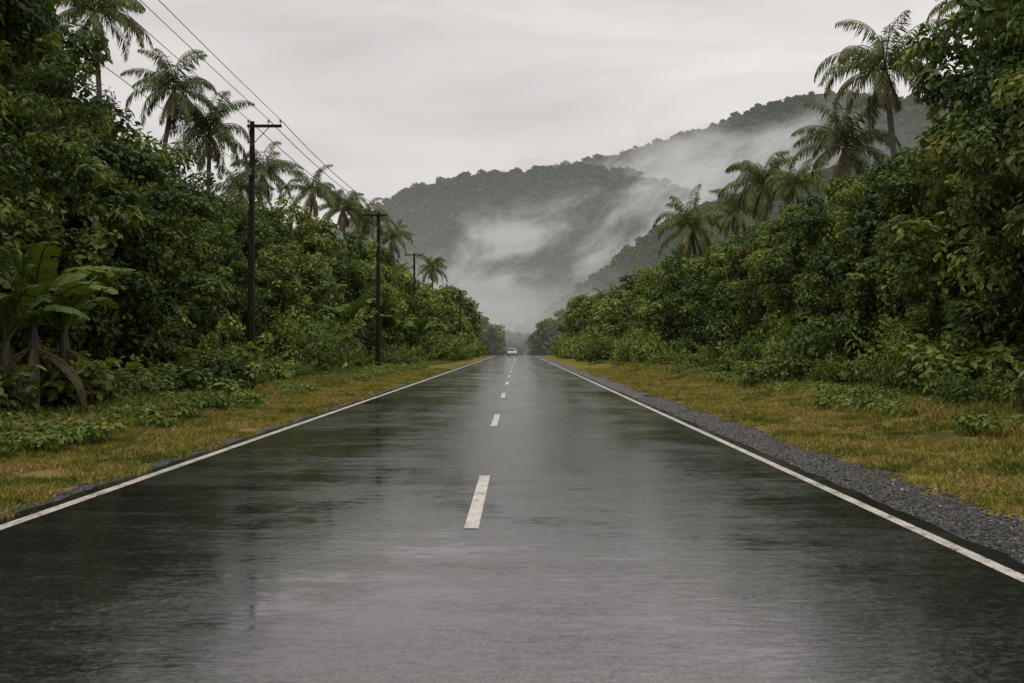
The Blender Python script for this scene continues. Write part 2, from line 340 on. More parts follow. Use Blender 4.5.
# ---------------------------------------------------------------- ground
def gz_y(y):
    if y < 190: return 0.0
    t = y-190
    if t < 60: return -0.00022*t*t
    return -0.792-.0264*(min(t, 400)-60)
def gz(x, y):
    z = gz_y(y); ax = abs(x+.3)
    if ax > 6.2: z += min(.9, (ax-6.2)*.12)+.12*mnoise.noise(Vector((x*.4, y*.3, 0)))*min(1, (ax-6.2))
    elif ax > 5.0: z += .03*mnoise.noise(Vector((x*1.3, y*.8, 3)))*(ax-5.0)
    return z
xs = sorted(set([-4500, -2500, -1200, -600, -300, -150, -90, -60, -40, -30, -24] + [round(-20+.8*i, 2) for i in range(18)] + [-5.3, -4.9, -4.5, 3.5, 4.0, 4.5, 5.0] + [round(5.6+.8*i, 2) for i in range(19)] + [24, 30, 40, 60, 90, 150, 300, 600, 1200, 2500, 4500]))
ys = [-3000, -1000, -300, -100, -60]+[round(-40+1.0*i, 2) for i in range(100)]+[60+4*i for i in range(33)]+[190+6*i for i in range(70)]+[620, 700, 900, 1300, 2000, 3500, 6000]
ys = sorted(set(ys))
def sheet(name, xs, ys, zf, mat, jitter=None):
    v = []; 
    for j, y in enumerate(ys):
        for i, x in enumerate(xs):
            xx = x
            if jitter and i in (0, len(xs)-1): xx = x + jitter[0 if i == 0 else 1]*mnoise.noise(Vector((y*1.7, i, 0)))+ .5*jitter[0 if i == 0 else 1]*mnoise.noise(Vector((y*5.7, i, 9)))
            v.append((xx, y, zf(xx, y)))
    nx = len(xs); q = [[j*nx+i, j*nx+i+1, (j+1)*nx+i+1, (j+1)*nx+i] for j in range(len(ys)-1) for i in range(nx-1)]
    mb = MB(); mb.add(v, q, 0); return obj(name, mb.mesh(name, [mat], True))
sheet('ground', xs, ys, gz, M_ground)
ysr = sorted(set([round(-30+.25*i, 2) for i in range(360)]+[y for y in ys if 60 <= y <= 420]))
sheet('gravel_shoulder', [-4.72, -4.2], ysr, lambda x, y: gz_y(y)+.006, M_gravel, (.14, 0))
sheet('gravel_shoulder', [3.2, 4.32], ysr, lambda x, y: gz_y(y)+.006, M_gravel, (0, .35))
sheet('asphalt_road', [-4.52, -.5, 3.5], ysr, lambda x, y: gz_y(y)+.012, M_road, (.07, .07))
ysl = [y for y in ys if -30 <= y <= 420]
sheet('edge_line', [-4.34, -4.22], ysl, lambda x, y: gz_y(y)+.016, M_paint)
sheet('edge_line', [3.20, 3.31], ysl, lambda x, y: gz_y(y)+.016, M_paint)
mb = MB()
y0 = 8.2-10.7*3
while y0 < 330:
    for s in range(4):
        a, b = y0+s*.85, y0+(s+1)*.85; cx = -.385 if y0 < 12 else -.46
        mb.add([[cx-.06, a, gz_y(a)+.016], [cx+.06, a, gz_y(a)+.016], [cx+.06, b, gz_y(b)+.016], [cx-.06, b, gz_y(b)+.016]], [[0, 1, 2, 3]], 0)
    y0 += 10.7
obj('centre_line_dashes', mb.mesh('centre_line_dashes', [M_paint]))

# ---------------------------------------------------------------- GN scatter
def scatter(name, pts, scl, rotz, meshes):
    src = bpy.data.collections.new(name+'_parts')
    for i, me in enumerate(meshes): obj(name+'_part_%d' % i, me, col=src)
    me = bpy.data.meshes.new(name); pts = np.asarray(pts, float); n = len(pts)
    me.vertices.add(n); me.vertices.foreach_set('co', pts.ravel())
    a = me.attributes.new('scl', 'FLOAT_VECTOR', 'POINT'); scl = np.asarray(scl, float)
    if scl.ndim == 1: scl = np.repeat(scl[:, None], 3, 1)
    a.data.foreach_set('vector', scl.astype(np.float32).ravel())
    r = np.zeros((n, 3), np.float32); r[:, 2] = rotz; a = me.attributes.new('rot', 'FLOAT_VECTOR', 'POINT'); a.data.foreach_set('vector', r.ravel())
    ob = obj(name, me)
    ng = bpy.data.node_groups.new(name, 'GeometryNodeTree')
    ng.interface.new_socket('Geometry', in_out='INPUT', socket_type='NodeSocketGeometry'); ng.interface.new_socket('Geometry', in_out='OUTPUT', socket_type='NodeSocketGeometry')
    gi = ng.nodes.new('NodeGroupInput'); go = ng.nodes.new('NodeGroupOutput')
    ci = ng.nodes.new('GeometryNodeCollectionInfo'); ci.inputs['Collection'].default_value = src
    ci.inputs['Separate Children'].default_value = True; ci.inputs['Reset Children'].default_value = True
    ip = ng.nodes.new('GeometryNodeInstanceOnPoints'); ip.inputs['Pick Instance'].default_value = True
    n1 = ng.nodes.new('GeometryNodeInputNamedAttribute'); n1.data_type = 'FLOAT_VECTOR'; n1.inputs['Name'].default_value = 'scl'
    n2 = ng.nodes.new('GeometryNodeInputNamedAttribute'); n2.data_type = 'FLOAT_VECTOR'; n2.inputs['Name'].default_value = 'rot'
    rv = ng.nodes.new('FunctionNodeRandomValue'); rv.data_type = 'INT'
    mi = [s for s in rv.inputs if s.name == 'Min' and s.type == 'INT'][0]; mxx = [s for s in rv.inputs if s.name == 'Max' and s.type == 'INT'][0]
    mi.default_value = 0; mxx.default_value = len(meshes)-1
    ro = [s for s in rv.outputs if s.type == 'INT'][0]
    lk = ng.links.new
    lk(gi.outputs[0], ip.inputs['Points']); lk(ci.outputs[0], ip.inputs['Instance']); lk(ro, ip.inputs['Instance Index'])
    lk(n1.outputs['Attribute'], ip.inputs['Scale']); lk(n2.outputs['Attribute'], ip.inputs['Rotation']); lk(ip.outputs[0], go.inputs[0])
    md = ob.modifiers.new('scatter', 'NODES'); md.node_group = ng
    return ob

# ---------------------------------------------------------------- grass, stones
def tuft(name, n, h, spread, w):
    mb = MB(True); a = rng.uniform(0, 6.28, n); r = spread*np.sqrt(rng.uniform(0, 1, n))
    p = np.stack([r*np.cos(a), r*np.sin(a), np.full(n, -.01)], 1)
    d = np.stack([rng.normal(0, .45, n), rng.normal(0, .45, n), np.ones(n)], 1); nr = nrmz(rng.normal(size=(n, 3))*[1, 1, .2])
    leaves(mb, p, d, nr, h*rng.uniform(.5, 1.2, n), w, .5, 0, curl=.35); return mb.mesh(name, [M_grass])
T_short = [tuft('tuft_s%d' % i, 44, .075, .16, .012) for i in range(4)]
T_tall = [tuft('tuft_t%d' % i, 40, .38, .18, .018) for i in range(4)]
pts = []; sc = []
def sd(n, dmin, dmax): return dmin*(dmax/dmin)**rng.uniform(0, 1, n)
for side in (-1, 1):
    n = 6500; d = sd(n, 6.5, 70)
    x = rng.uniform(4.6, 7.8, n)*-1 if side < 0 else rng.uniform(4.0, 8.6, n)
    keep = np.ones(n, bool)
    for i in range(n):
        e = abs(x[i])-(4.6 if side < 0 else 4.15); nn = mnoise.noise(Vector((x[i]*1.5, d[i]*.9, 5)))
        if e < .5 and nn*.9+e < (.1 if side < 0 else .25): keep[i] = False
        if nn < -.28: keep[i] = False
    for xx, dd in zip(x[keep], d[keep]):
        pts.append((xx, dd, gz(xx, dd))); e = max(0, abs(xx)-6.4)
        sc.append((1+.5*dd/40)*(rng.uniform(.5, 1.3)+.35*e))
scatter('verge_grass', pts, sc, rng.uniform(0, 6.28, len(pts)), T_short)
pts = []; sc = []
for side in (-1, 1):
    n = 1300; d = sd(n, 7, 120); x = side*(rng.gamma(2.0, .45, n)+6.8+(.5 if side > 0 else 0))
    for xx, dd in zip(x, d): pts.append((xx, dd, gz(xx, dd))); sc.append(rng.uniform(.3, .95))
scatter('tall_grass', pts, sc, rng.uniform(0, 6.28, len(pts)), T_tall)
def stone(name):
    mb = MB(); K = 6; v = []
    for j in range(4):
        for i in range(K):
            th = math.pi*(j+.5)/4; a = 6.283*i/K
            v.append(np.array([math.sin(th)*math.cos(a), math.sin(th)*math.sin(a)*.8, math.cos(th)*.6])*rng.uniform(.8, 1.15))
    q = [[j*K+i, j*K+(i+1) % K, (j+1)*K+(i+1) % K, (j+1)*K+i] for j in range(3) for i in range(K)]+[[0, 1, 2, 3], [0, 3, 4, 5], [18, 21, 20, 19], [18, 23, 22, 21]]
    mb.add(v, q, 0); return mb.mesh(name, [M_stone])
S = [stone('stone%d' % i) for i in range(5)]
n = 5500; d = sd(n, 5.5, 30); x = 3.52+rng.uniform(0, 1, n)**1.1*.92; s = rng.gamma(2, .0032, n)+.004
p1 = np.stack([x, d, np.full(n, .010)], 1)
n2 = 800; d2 = sd(n2, 6.5, 30); x2 = -4.55-rng.uniform(0, .25, n2); p2 = np.stack([x2, d2, np.full(n2, .010)], 1)
scatter('loose_gravel', np.concatenate([p1, p2]), np.concatenate([s, rng.gamma(2, .003, n2)+.004]), rng.uniform(0, 6.28, n+n2), S)

# ---------------------------------------------------------------- vegetation meshes
TA = [make_tree('broadleaf_crown_a%d' % i, 'A', leaf=(.19, .24, .21)[i], nl=12, lpc=165, bright=(-.08, .03, -.02)[i]) for i in range(3)]
TB = [make_tree('broadleaf_crown_b%d' % i, 'B', leaf=(.19, .22, .25, .16)[i], nl=13, lpc=(165, 140, 115, 200)[i], strands=60, bright=(0, -.12, .02, .16)[i], wr=(.5, .55, .62, .5)[i]) for i in range(4)]
TAL = [make_tree('mid_crown_a%d' % i, 'A', leaf=.27, nl=12, lpc=95, bright=(-.06, .04)[i], lite=True, wr=.62) for i in range(2)]
TBL = [make_tree('mid_crown_b%d' % i, 'B', leaf=.27, nl=13, lpc=90, strands=30, bright=(-.08, .02, .12)[i], lite=True, wr=.62) for i in range(3)]
TF = [make_tree('far_crown_%d' % i, 'AB'[i % 2], leaf=.46, nl=10, cpl=8, lpc=40, strands=4, lite=True, wr=.62) for i in range(4)]
SH = [make_shrub('shrub_%d' % i, leaf=(.10, .14, .16)[i], lpc=(140, 110, 85)[i], mat=(M_leaf2, M_leaf, M_leaf)[i], wr=(.45, .55, .6)[i]) for i in range(3)]
SHL = [make_shrub('mid_shrub_%d' % i, leaf=(.17, .2)[i], lpc=60, mat=(M_leaf2, M_leaf)[i], wr=.6, lite=True) for i in range(2)]
PM = [make_palm('palm_a', 10, nf=26, fl=3.5, lean=1.0), make_palm('palm_b', 10, nf=22, fl=3.3, lean=-1.6, dead=4), make_palm('palm_c', 10, nf=28, fl=3.6, lean=.4)]
BN = [make_banana('banana_a', 2.8, 8, 5), make_banana('banana_b', 2.5, 9, 2)]

def tree(me, x, y, h, w=1.0, name='broadleaf_tree'):
    s = h/9.9; obj(name, me, (x, y, gz(x, y)-.05), rng.uniform(0, 6.28), (s*w, s*w, s))
def palm(k, px, py, d, fr=1.0):
    x = PX(px, d); h = HZ(py, d); s = fr; ob = obj('coconut_palm_tree', PM[k % 3], (x, d, gz(x, d)), rng.uniform(0, 6.28), (s, s, s))
    me = PM[k % 3].copy(); co = np.zeros(len(me.vertices)*3); me.vertices.foreach_get('co', co); co = co.reshape(-1, 3)
    hh = h-gz(x, d); topz = hh/s
    new = co.copy()
    ntr = 12*8; new[:ntr, 2] = co[:ntr, 2]*topz/10.0; new[ntr:, 2] = co[ntr:, 2]+(topz-10.0)
    me.vertices.foreach_set('co', new.ravel()); me.update(); ob.data = me
    tx = new[88:96].mean(0)*s; a = ob.rotation_euler.z
    ob.location.x = x-(tx[0]*math.cos(a)-tx[1]*math.sin(a)); ob.location.y = d-(tx[0]*math.sin(a)+tx[1]*math.cos(a))

Lw = [ # x, y, h, kind
 (-12.5, 3, 9, 'B'), (-12, 8, 10, 'B'), (-12.5, 12.5, 11, 'A'), (-11.3, 16, 9.5, 'B'), (-11.1, 19.5, 7.6, 'B'), (-14.8, 19, 12.6, 'A'), (-11.7, 23, 6.8, 'B'), (-15.9, 24.0, 13.2, 'A'), (-14.1, 22.0, 10.3, 'B'), (-18.0, 33, 14, 'A'),  # first three are out of view, added to block sky light and for reflections
 (-11.6, 26.5, 6.8, 'B'), (-14.4, 28.0, 9.0, 'B'), (-15.0, 31, 9.8, 'A'), (-12.1, 30.5, 6.4, 'B'), (-12.4, 34.5, 6.8, 'B'), (-15.2, 35.5, 9.2, 'A'), (-12.3, 39, 6.0, 'B'), (-15.8, 42, 8.9, 'A'), (-12.9, 44, 6.3, 'B'),
 (-12.6, 49, 6.3, 'B'), (-16, 50, 9.0, 'A'), (-12.8, 54.5, 6.7, 'B'), (-15.6, 57, 9.3, 'A'), (-12.6, 60, 6.9, 'B'), (-12.4, 66, 7.6, 'B'), (-16, 66, 10.2, 'A'), (-12.0, 72, 7.5, 'B'), (-15.5, 76, 10.3, 'A'), (-12, 79, 8.3, 'B'), (-12.3, 87, 8.9, 'B'), (-16, 88, 11, 'A'), (-12.2, 95, 9.3, 'B')]
Rw = [(12.5, 3, 9, 'B'), (12, 8, 10, 'B'), (12.6, 13, 11, 'A'), (11.8, 17, 10, 'B'), (11.8, 20.5, 9.3, 'B'), (15.2, 21, 13.5, 'A'), (12.4, 24, 7.4, 'B'), (16.6, 26.5, 14.2, 'A'), (11.9, 27.5, 6.5, 'B'), (14.2, 24.5, 10.4, 'B'),  # first three again unseen, added for shading and road reflections
 (11.9, 31, 6.6, 'B'), (15.4, 32, 8.8, 'A'), (11.8, 35, 6.6, 'B'), (11.7, 39, 6.6, 'B'), (15, 40, 8.8, 'A'), (11.7, 43.5, 6.8, 'B'), (12, 48, 6.9, 'B'), (15.5, 49, 8.8, 'A'), (12, 53, 6.8, 'B'), (12.2, 58, 6.7, 'B'), (15.8, 60, 8.8, 'A'),
 (12, 63.5, 6.8, 'B'), (12.2, 70, 7.4, 'B'), (16, 72, 9.2, 'A'), (12, 77, 7.8, 'B'), (12.2, 84, 8.2, 'B'), (16, 86, 10, 'A'), (12.3, 92, 8.8, 'B')]
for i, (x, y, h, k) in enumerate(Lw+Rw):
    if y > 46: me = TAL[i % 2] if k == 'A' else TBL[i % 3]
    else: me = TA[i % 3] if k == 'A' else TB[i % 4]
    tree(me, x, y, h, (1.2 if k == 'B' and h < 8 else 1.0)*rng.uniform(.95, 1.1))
for side in (-1, 1):
    y = 9.0; i = 0
    while y < 110:
        x = side*(9.3+rng.uniform(-.5, .7)); s = rng.uniform(.5, 1.2)*(1+.004*y)
        if side < 0 and 42 < y < 62: x -= .9; s *= .8
        if side > 0: s *= .85; x += .2
        obj('roadside_shrub', SH[int(rng.integers(3))] if y < 50 else SHL[int(rng.integers(2))], (x, y, gz(x, y)-.1), rng.uniform(0, 6.28), (s*1.15, s*1.15, s*rng.uniform(.6, 1.4)))
        y += rng.uniform(1.5, 3.0)*(1+y*.01); i += 1
for (px, py, d, s) in [(298, 300, 47, 2.3), (283, 320, 44, 1.9), (845, 330, 32, 1.7), (640, 335, 75, 1.8), (610, 340, 88, 1.8), (775, 350, 38, 1.4)]:
    x = PX(px, d); obj('roadside_shrub', SH[0], (x, d, gz(x, d)), rng.uniform(0, 6), (s, s, s))
for (px, d, k, s) in [(30, 18.0, 0, 1.05), (66, 19.5, 0, .95), (8, 17, 1, 1.0), (345, 58, 1, 1.6), (352, 64, 0, 1.4), (420, 92, 1, 1.6), (395, 80, 1, 1.5)]:
    x = PX(px, d); x = x if abs(x) > 8.2 else math.copysign(8.6, x)
    obj('banana_plant', BN[k], (x, d, gz(x, d)-.05), rng.uniform(0, 6.28), (s, s, s))
for i, (px, py, d, fr) in enumerate([(92, 10, 52, 1.0), (173, 88, 62, 1.05), (209, 130, 64, 1.05), (262, 172, 80, 1.0), (312, 192, 95, 1), (343, 208, 105, 1), (366, 218, 115, 1), (392, 238, 130, 1.0), (432, 268, 165, 1.0),
        (884, 70, 52, 1.15), (846, 145, 56, 1.1), (764, 184, 80, 1.1), (796, 184, 74, .8), (690, 226, 78, 1.1), (738, 210, 95, 1), (603, 300, 190, 1), (580, 306, 210, 1), (655, 285, 120, .9), (985, 0, 60, 1.1), (240, 190, 75, .9)]):
    palm(i, px, py, d, fr)
CRP = []
for i in range(3):
    mb = MB(True)
    for j in range(30):
        a = rng.uniform(0, 6.28); r = 1.2*math.sqrt(rng.uniform(0, 1)); clump(mb, np.array([r*math.cos(a), r*math.sin(a), .08]), rng.uniform(.15, .32), 50, .10, np.clip(.45+rng.normal(0, .2), 0, 1), 0, wr=.85, zmin=-.1, flat=.6)
    CRP.append(mb.mesh('creeper_%d' % i, [M_leaf2]))
pts = []; sc = []
for side in (-1, 1):
    n = 120; d = sd(n, 9, 110); x = side*rng.uniform(7.4, 8.9, n)
    for xx, dd in zip(x, d):
        if side > 0 and abs(xx) < 8.0: continue
        pts.append((xx, dd, gz(xx, dd)-.03)); sc.append(rng.uniform(.5, 1.1))
scatter('ground_creeper', pts, sc, rng.uniform(0, 6.28, len(pts)), CRP)
pts = []; sc = []
def addt(x, y, h): 
    pts.append((x, y, gz(x, y)-.1)); s = h/9.9; sc.append((s*rng.uniform(.95, 1.25), s*rng.uniform(.95, 1.25), s))
for side in (-1, 1):
    for i in range(40):
        d = rng.uniform(20, 100); x = side*rng.uniform(19.5, 34); addt(x, d, rng.uniform(.75, 1.0)*(8.5 if side < 0 else 7.5))
    y = 98
    while y < 330:
        hh = (10.5 if side < 0 else 9.0)*rng.uniform(.7, 1.1)
        if y > 190: hh += 2.5
        addt(side*rng.uniform(10.5, 12.5), y, hh*.8); addt(side*rng.uniform(14, 18), y+1.5, hh*1.05); addt(side*rng.uniform(20, 34), y, hh*1.1)
        y += 4.2
for i in range(300):
    d = rng.uniform(330, 620); addt(rng.uniform(-.3, .3)*d*1.2+rng.uniform(-20, 20), d, rng.uniform(9, 15))
for i in range(22):
    d = rng.uniform(225, 330); addt(rng.uniform(-11, 11), max(d, 262), rng.uniform(8, 11)) if i % 3 == 0 else addt(rng.uniform(-7, 7)+(-13 if i % 2 else 13), d, rng.uniform(9, 12))
scatter('distant_forest', pts, sc, rng.uniform(0, 6.28, len(pts)), TF)
pts = []; sc = []
for side in (-1, 1):
    y = 98
    while y < 200:
        x = side*rng.uniform(8.3, 9.6); pts.append((x, y, gz(x, y))); sc.append(rng.uniform(1.2, 2.2)); y += 2.5
scatter('distant_shrubs', pts, sc, rng.uniform(0, 6.28, len(pts)), SHL)

# ---------------------------------------------------------------- mountains
CR = []
for i in range(4):
    mb = MB(True)
    for j in range(6):
        u = sph(1, -.1)[0]; clump(mb, u*.55+[0, 0, .2], rng.uniform(.35, .55), 24, .46, np.clip(.5+rng.normal(0, .25), 0, 1), 0, wr=.9, zmin=-.2)
    CR.append(mb.mesh('crown_%d' % i, [M_leaf_far]))
def hill(name, prof, D, front, ncrown, cr, spur=.28, seed=0, freq=1.0):
    px = np.array([p[0] for p in prof], float); py = np.array([p[1] for p in prof], float)
    X = PX(px, D); Hh = HZ(py, D); nx, nv = 240, 70
    gx = np.linspace(X[0], X[-1], nx); H = np.interp(gx, X, Hh)
    H = np.convolve(np.pad(H, 4, 'edge'), np.ones(9)/9, 'valid')
    v = np.zeros((nv, nx, 3))
    for j in range(nv):
        t = j/(nv-12); 
        for i in range(nx):
            h = H[i]-cr*.8; y = D+(t-1)*front
            if t <= 1:
                z = h*(t**.95)
                p = Vector((gx[i]*freq/150+seed-t*.5, t*.8, seed))
                rd = 1-abs(mnoise.noise(p))*2.2; rd2 = mnoise.noise(Vector((gx[i]*freq/45, t*2.5, seed))); a = 4*t*(1-t)
                z += h*.07*rd2*a+ 1.5*mnoise.noise(Vector((gx[i]/14, y/14, seed)))
                y -= front*spur*a*(rd-.4)
            else: z = h*(1-(t-1)*1.5)
            v[j, i] = (gx[i], y, z-12*(1-min(t, 1)))
    q = [[j*nx+i, j*nx+i+1, (j+1)*nx+i+1, (j+1)*nx+i] for j in range(nv-1) for i in range(nx-1)]
    mb = MB(); mb.add(v.reshape(-1, 3), q, 0); obj(name, mb.mesh(name, [M_hill], True))
    fj = rng.uniform(0, 1, ncrown)**.85*(nv-11); fi = rng.uniform(0, nx-1.01, ncrown)
    j0 = fj.astype(int); i0 = fi.astype(int); a = (fj-j0)[:, None]; b = (fi-i0)[:, None]
    P = v[j0, i0]*(1-a)*(1-b)+v[j0+1, i0]*a*(1-b)+v[j0, i0+1]*(1-a)*b+v[j0+1, i0+1]*a*b
    s = cr*rng.uniform(.6, 1.25, ncrown)
    scatter(name+'_forest_canopy', P, np.stack([s, s, s*rng.uniform(.7, 1.1, ncrown)], 1), rng.uniform(0, 6.28, ncrown), CR)
hill('mountain', [(430, 250), (480, 200), (540, 168), (600, 156), (622, 151), (650, 141), (700, 127), (740, 111), (790, 96), (830, 88), (870, 94), (960, 98), (1100, 120), (1250, 190)], 1300, 260, 8000, 6, .5, 3, .8)
hill('mountain', [(120, 330), (230, 285), (300, 247), (365, 212), (400, 191), (440, 178), (490, 171), (540, 167), (585, 164), (630, 170), (680, 186), (740, 212), (800, 245), (860, 290)], 1000, 210, 8000, 5, .5, 11, .8)
hill('hill', [(440, 356), (520, 328), (560, 302), (600, 270), (640, 238), (690, 208), (760, 184), (850, 164), (950, 160), (1100, 180), (1250, 250)], 640, 150, 8000, 3.4, .35, 21, 1.2)

# ---------------------------------------------------------------- mist banks
def mist_mat(name, seed, lo, hi, amax, sx=1/120, sz=1/45, shear=0.0, plain=False, amin=0):
    m, nt = newmat(name)
    at = N(nt, 'ShaderNodeAttribute', attribute_name='tint')
    if plain: al = math_(nt, 'MULTIPLY', at.outputs['Fac'], amax)
    else:
        gm = N(nt, 'ShaderNodeNewGeometry'); sp = N(nt, 'ShaderNodeSeparateXYZ'); L(nt, gm.outputs['Position'], sp.inputs[0])
        cb = N(nt, 'ShaderNodeCombineXYZ'); L(nt, math_(nt, 'MULTIPLY', sp.outputs[0], sx), cb.inputs[0]); cb.inputs[1].default_value = seed
        zz = math_(nt, 'SUBTRACT', sp.outputs[2], math_(nt, 'MULTIPLY', sp.outputs[0], shear)); L(nt, math_(nt, 'MULTIPLY', zz, sz), cb.inputs[2])
        f = noise(nt, cb.outputs[0], 1.0, 6, .6, .35)
        f2 = ramp(nt, math_(nt, 'ADD', f, math_(nt, 'MULTIPLY', math_(nt, 'SUBTRACT', at.outputs['Fac'], .7), .25)), [(lo, g(amin)), (hi, g(amax))], 'EASE').outputs[0]
        al = math_(nt, 'MULTIPLY', f2, at.outputs['Fac'], True)
    em = N(nt, 'ShaderNodeEmission'); em.inputs[0].default_value = (.55, .53, .515, 1)  # veils glow by themselves, emission stands in for scattered sky light
    tp = N(nt, 'ShaderNodeBsdfTransparent'); mx = N(nt, 'ShaderNodeMixShader'); L(nt, al, mx.inputs[0]); L(nt, tp.outputs[0], mx.inputs[1]); L(nt, em.outputs[0], mx.inputs[2])
    o = N(nt, 'ShaderNodeOutputMaterial'); L(nt, mx.outputs[0], o.inputs[0])
    try: m.cycles.emission_sampling = 'NONE'
    except Exception as e: print(e)
    return m
def mist(poly, D, mat, lean=.3, edge=True):
    X = PX(np.array([p[0] for p in poly], float), D); T = HZ(np.array([p[1] for p in poly], float), D); B = HZ(np.array([p[2] for p in poly], float), D)
    nx, nz = 80, 24; gx = np.linspace(X[0], X[-1], nx); tt = np.interp(gx, X, T); bb = np.interp(gx, X, B); v = []; ti = []
    for j in range(nz):
        s = j/(nz-1)
        for i in range(nx):
            z = bb[i]+(tt[i]-bb[i])*s; y = D+(z-bb[i])*lean+12*mnoise.noise(Vector((gx[i]/90, z/60, D)))
            v.append((gx[i], y, z)); u = i/(nx-1)
            if edge: ti.append(min(1, math.sin(math.pi*s)**.8*1.15 if 0 < s < 1 else 0)*min(1, 5*u*(1-u)*1.3))
            else: ti.append((1-s)**.7)
    q = [[j*nx+i, j*nx+i+1, (j+1)*nx+i+1, (j+1)*nx+i] for j in range(nz-1) for i in range(nx-1)]
    mb = MB(); mb.add(v, q, 0, np.array(ti)); obj('mist_bank', mb.mesh('mist_bank', [mat], True))
mist([(420, 150, 260), (560, 130, 240), (640, 118, 240), (760, 90, 230), (950, 60, 210)], 1018, mist_mat('mist_a', 1.3, .38, .68, .72, 1/150, 1/75, .25), 0)
mist([(350, 205, 335), (480, 195, 330), (620, 140, 305), (800, 80, 250), (960, 40, 220)], 720, mist_mat('mist_b', 7.7, .42, .72, .80, 1/75, 1/48, .28, amin=.02), 0)
mist([(350, 245, 360), (470, 245, 362), (560, 255, 360), (660, 240, 345)], 440, mist_mat('mist_c', 9.7, .38, .78, .5, 1/60, 1/36, .1, amin=.04), 0)
mist([(400, 285, 366), (520, 276, 366), (640, 285, 366)], 345, mist_mat('mist_d', 3.7, .25, .75, .36, 1/60, 1/25, 0, amin=.1), 0)
for D, al in ((730, .22), (450, .11), (215, .07)):  # air haze painted as wide emissive sheets, thinning upwards
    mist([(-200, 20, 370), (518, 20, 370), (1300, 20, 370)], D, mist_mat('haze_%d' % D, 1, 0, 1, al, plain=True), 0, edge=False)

# ---------------------------------------------------------------- utility poles + wires
def pole(px, d, topy, arm=(-.9, .9), x=None, k=1.0):
    x = PX(px, d) if x is None else x; H = HZ(topy, d); z0 = gz(x, d); mb = MB(); h = H-z0
    tube(mb, [[0, 0, -.3], [0, 0, h*.4], [.02, 0, h*.8], [.02, 0, h]], np.array([.16, .135, .11, .09])*k, 12, 0)
    tube(mb, [[.02, 0, h], [.02, 0, h+.01]], [.09*k, .001], 12, 0)
    za = h-.2; cxm = (arm[0]+arm[1])/2; box(mb, (cxm, -.15, za), (arm[1]-arm[0], .09, .10*k), 0)
    att = []
    for t in (0.03, .62, .97):
        ax = arm[0]+(arm[1]-arm[0])*t
        tube(mb, [[ax, -.15, za+.05], [ax, -.15, za+.13], [ax, -.15, za+.15], [ax, -.15, za+.22], [ax, -.15, za+.25]], [.012, .012, .045, .035, .02], 8, 2)
        att.append((x+ax, d-.15, z0+za+.24))
    for s in (arm[0]*.6, arm[1]*.6): tube(mb, [[s, -.15, za-.05], [0, -.11, za-.75]], .018, 5, 1)
    box(mb, (.0, -.17, h-1.9), (.10, .10, .25), 1); tube(mb, [[.12, -.1, h-1.7], [.13, -.1, 1.2]], .012, 4, 1)
    obj('utility_pole', mb.mesh('utility_pole', [M_pole, M_steel, M_ceram]), (x, d, z0)); att.append((x+.05, d-.12, z0+h-1.9)); return att
A = [[(-9.3, -10, 10.4), (-8.6, -10, 10.4), (-8.1, -10, 10.5), (-9.0, -10, 9.2)], pole(251, 37, 121, (-.12, 1.15)), pole(378, 58, 212, (-.9, .5)), pole(414, 98, 253), pole(458, 146, 290, x=-8.5, k=1.2), pole(487, 205, 312, x=-8.0, k=1.4)]
pole(571, 170, 318, x=8.8, k=1.2)
def wire(a, b, sag, r):
    t = np.linspace(0, 1, 24)[:, None]; p = np.array(a)*(1-t)+np.array(b)*t; p[:, 2] -= sag*4*t[:, 0]*(1-t[:, 0])
    mb = MB(); tube(mb, p, r, 5, 0); obj('power_line', mb.mesh('power_line', [M_wire]))
for j, (a, b) in enumerate(zip(A[:-1], A[1:])):
    for i in range(4): wire(a[i], b[i], .25+.05*i, .011 if j == 0 else .016)

# ---------------------------------------------------------------- car
M_body = simple('car_paint', (.30, .31, .32), .25); M_glass = simple('window_glass', (.02, .022, .025), .08); M_tyre = simple('tyre_rubber', (.02, .02, .02), .8)
M_lamp = simple('headlight', (.8, .8, .78), .2); M_trim = simple('black_trim', (.02, .02, .02), .5); M_rim = simple('wheel_rim', (.35, .35, .36), .3, .7)
car = bpy.data.objects.new('car', None); COL.objects.link(car); car.location = (-1.05, 186, gz_y(186)+.012)
def part(name, build, mats, bevel=0):
    mb = MB(); build(mb); ob = obj(name, mb.mesh(name, mats, True), parent=car)
    if bevel: bv = ob.modifiers.new('b', 'BEVEL'); bv.width = bevel; bv.segments = 3
    return ob
def loft(mb, secs, mat):
    v = []
    for (y, wb, zb, wt, zt) in secs: v += [(-wb, y, zb), (-wb*1.03, y, (zb+zt)/2), (-wt, y, zt), (wt, y, zt), (wb*1.03, y, (zb+zt)/2), (wb, y, zb)]
    k = 6; n = len(secs); q = [[i*k+j, i*k+(j+1) % k, (i+1)*k+(j+1) % k, (i+1)*k+j] for i in range(n-1) for j in range(k)]
    q += [[0, 1, 2, 3], [0, 3, 4, 5], [(n-1)*k+3, (n-1)*k+2, (n-1)*k+1, (n-1)*k], [(n-1)*k+5, (n-1)*k+4, (n-1)*k+3, (n-1)*k]]
    mb.add(v, q, mat)
part('body', lambda mb: loft(mb, [(-2.15, .70, .35, .66, .62), (-2.05, .82, .27, .74, .74), (-1.4, .86, .25, .78, .88), (-.85, .87, .25, .82, .95), (.9, .87, .25, .82, .98), (1.7, .86, .27, .78, .98), (2.05, .80, .32, .72, .90)], 0), [M_body], .04)
part('cabin_glass', lambda mb: loft(mb, [(-.9, .76, .94, .74, .96), (-.25, .76, .94, .60, 1.38), (.9, .76, .95, .60, 1.42), (1.55, .74, .95, .62, 1.0)], 0), [M_glass], .02)
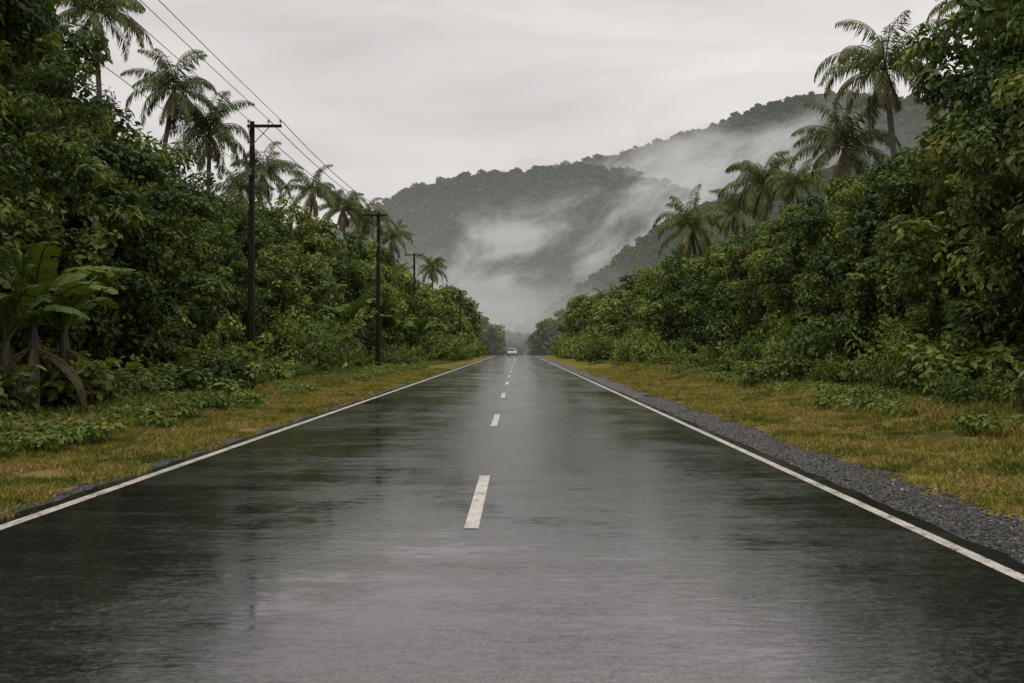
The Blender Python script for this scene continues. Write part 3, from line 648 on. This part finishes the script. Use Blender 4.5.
part('roof', lambda mb: loft(mb, [(-.25, .62, 1.37, .56, 1.41), (.2, .63, 1.39, .56, 1.47), (.95, .62, 1.39, .56, 1.46)], 0), [M_body], .02)
def pil(mb):
    for s in (-1, 1):
        tube(mb, [[s*.76, -.92, .94], [s*.61, -.25, 1.40]], .04, 6, 0); tube(mb, [[s*.77, .35, .95], [s*.62, .35, 1.41]], .035, 6, 0); tube(mb, [[s*.75, 1.55, .96], [s*.61, .92, 1.42]], .05, 6, 0)
        box(mb, (s*.95, -.7, 1.0), (.2, .1, .13), 0)
part('pillars_and_mirrors', pil, [M_body])
def whl(mb):
    for s in (-1, 1):
        for y in (-1.35, 1.35):
            tube(mb, [[s*.66, y, .31], [s*.67, y, .31], [s*.87, y, .31], [s*.88, y, .31]], [.26, .31, .31, .27], 20, 0); tube(mb, [[s*.87, y, .31], [s*.885, y, .31], [s*.89, y, .31]], [.2, .19, .01], 12, 1)
part('wheels', whl, [M_tyre, M_rim])
part('headlights', lambda mb: [box(mb, (s*.60, -2.10, .62), (.26, .12, .14), 0) for s in (-1, 1)], [M_lamp], .02)
part('grille', lambda mb: (box(mb, (0, -2.14, .58), (.7, .06, .12), 0), box(mb, (0, -2.16, .38), (1.1, .06, .12), 0)), [M_trim])
part('number_plate', lambda mb: box(mb, (0, -2.19, .47), (.5, .02, .1), 0), [simple('plate', (.7, .7, .68))])

# ---------------------------------------------------------------- world, sun, camera
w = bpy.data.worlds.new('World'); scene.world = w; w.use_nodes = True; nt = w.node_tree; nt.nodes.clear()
sky = N(nt, 'ShaderNodeTexSky'); sky.sky_type = 'NISHITA'; sky.sun_disc = False; sky.sun_elevation = math.radians(58); sky.sun_rotation = math.radians(200)
hs = N(nt, 'ShaderNodeHueSaturation'); hs.inputs['Saturation'].default_value = .12; L(nt, sky.outputs[0], hs.inputs['Color'])
tc = N(nt, 'ShaderNodeTexCoord'); mp = N(nt, 'ShaderNodeMapping'); mp.inputs['Scale'].default_value = (1.2, 1.2, 5.5); mp.inputs['Rotation'].default_value = (0, math.radians(5), 0); L(nt, tc.outputs['Generated'], mp.inputs['Vector'])
cl = noise(nt, mp.outputs[0], 2.2, 5, .5, .6)
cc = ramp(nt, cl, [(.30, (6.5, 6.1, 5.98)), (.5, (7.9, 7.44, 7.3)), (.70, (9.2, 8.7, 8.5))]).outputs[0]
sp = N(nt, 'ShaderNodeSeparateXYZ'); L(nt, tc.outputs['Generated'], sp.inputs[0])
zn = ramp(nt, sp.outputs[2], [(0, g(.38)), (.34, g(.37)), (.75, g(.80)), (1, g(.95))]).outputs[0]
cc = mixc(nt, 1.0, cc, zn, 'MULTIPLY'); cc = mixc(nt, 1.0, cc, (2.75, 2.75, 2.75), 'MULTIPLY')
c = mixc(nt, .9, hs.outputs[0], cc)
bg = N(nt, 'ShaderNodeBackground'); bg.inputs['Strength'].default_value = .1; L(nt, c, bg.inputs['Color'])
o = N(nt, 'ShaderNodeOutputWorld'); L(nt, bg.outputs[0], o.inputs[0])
sl = bpy.data.lights.new('sun', 'SUN'); sl.energy = 1.3; sl.angle = math.radians(20); sl.color = (1, .95, .87); so = bpy.data.objects.new('sun', sl); COL.objects.link(so)
so.rotation_euler = (math.radians(30), 0, math.radians(-20)); so.location = (0, 0, 50)
cam = bpy.data.cameras.new('camera'); cam.lens = 35; cam.sensor_width = 36; cam.clip_end = 12000; co = bpy.data.objects.new('camera', cam); COL.objects.link(co)
co.location = (0, 0, 1.5); co.rotation_euler = (math.radians(90+.374), 0, math.radians(.345)); scene.camera = co
scene.view_settings.view_transform = 'Standard'; scene.view_settings.look = 'None'; scene.view_settings.exposure = 0
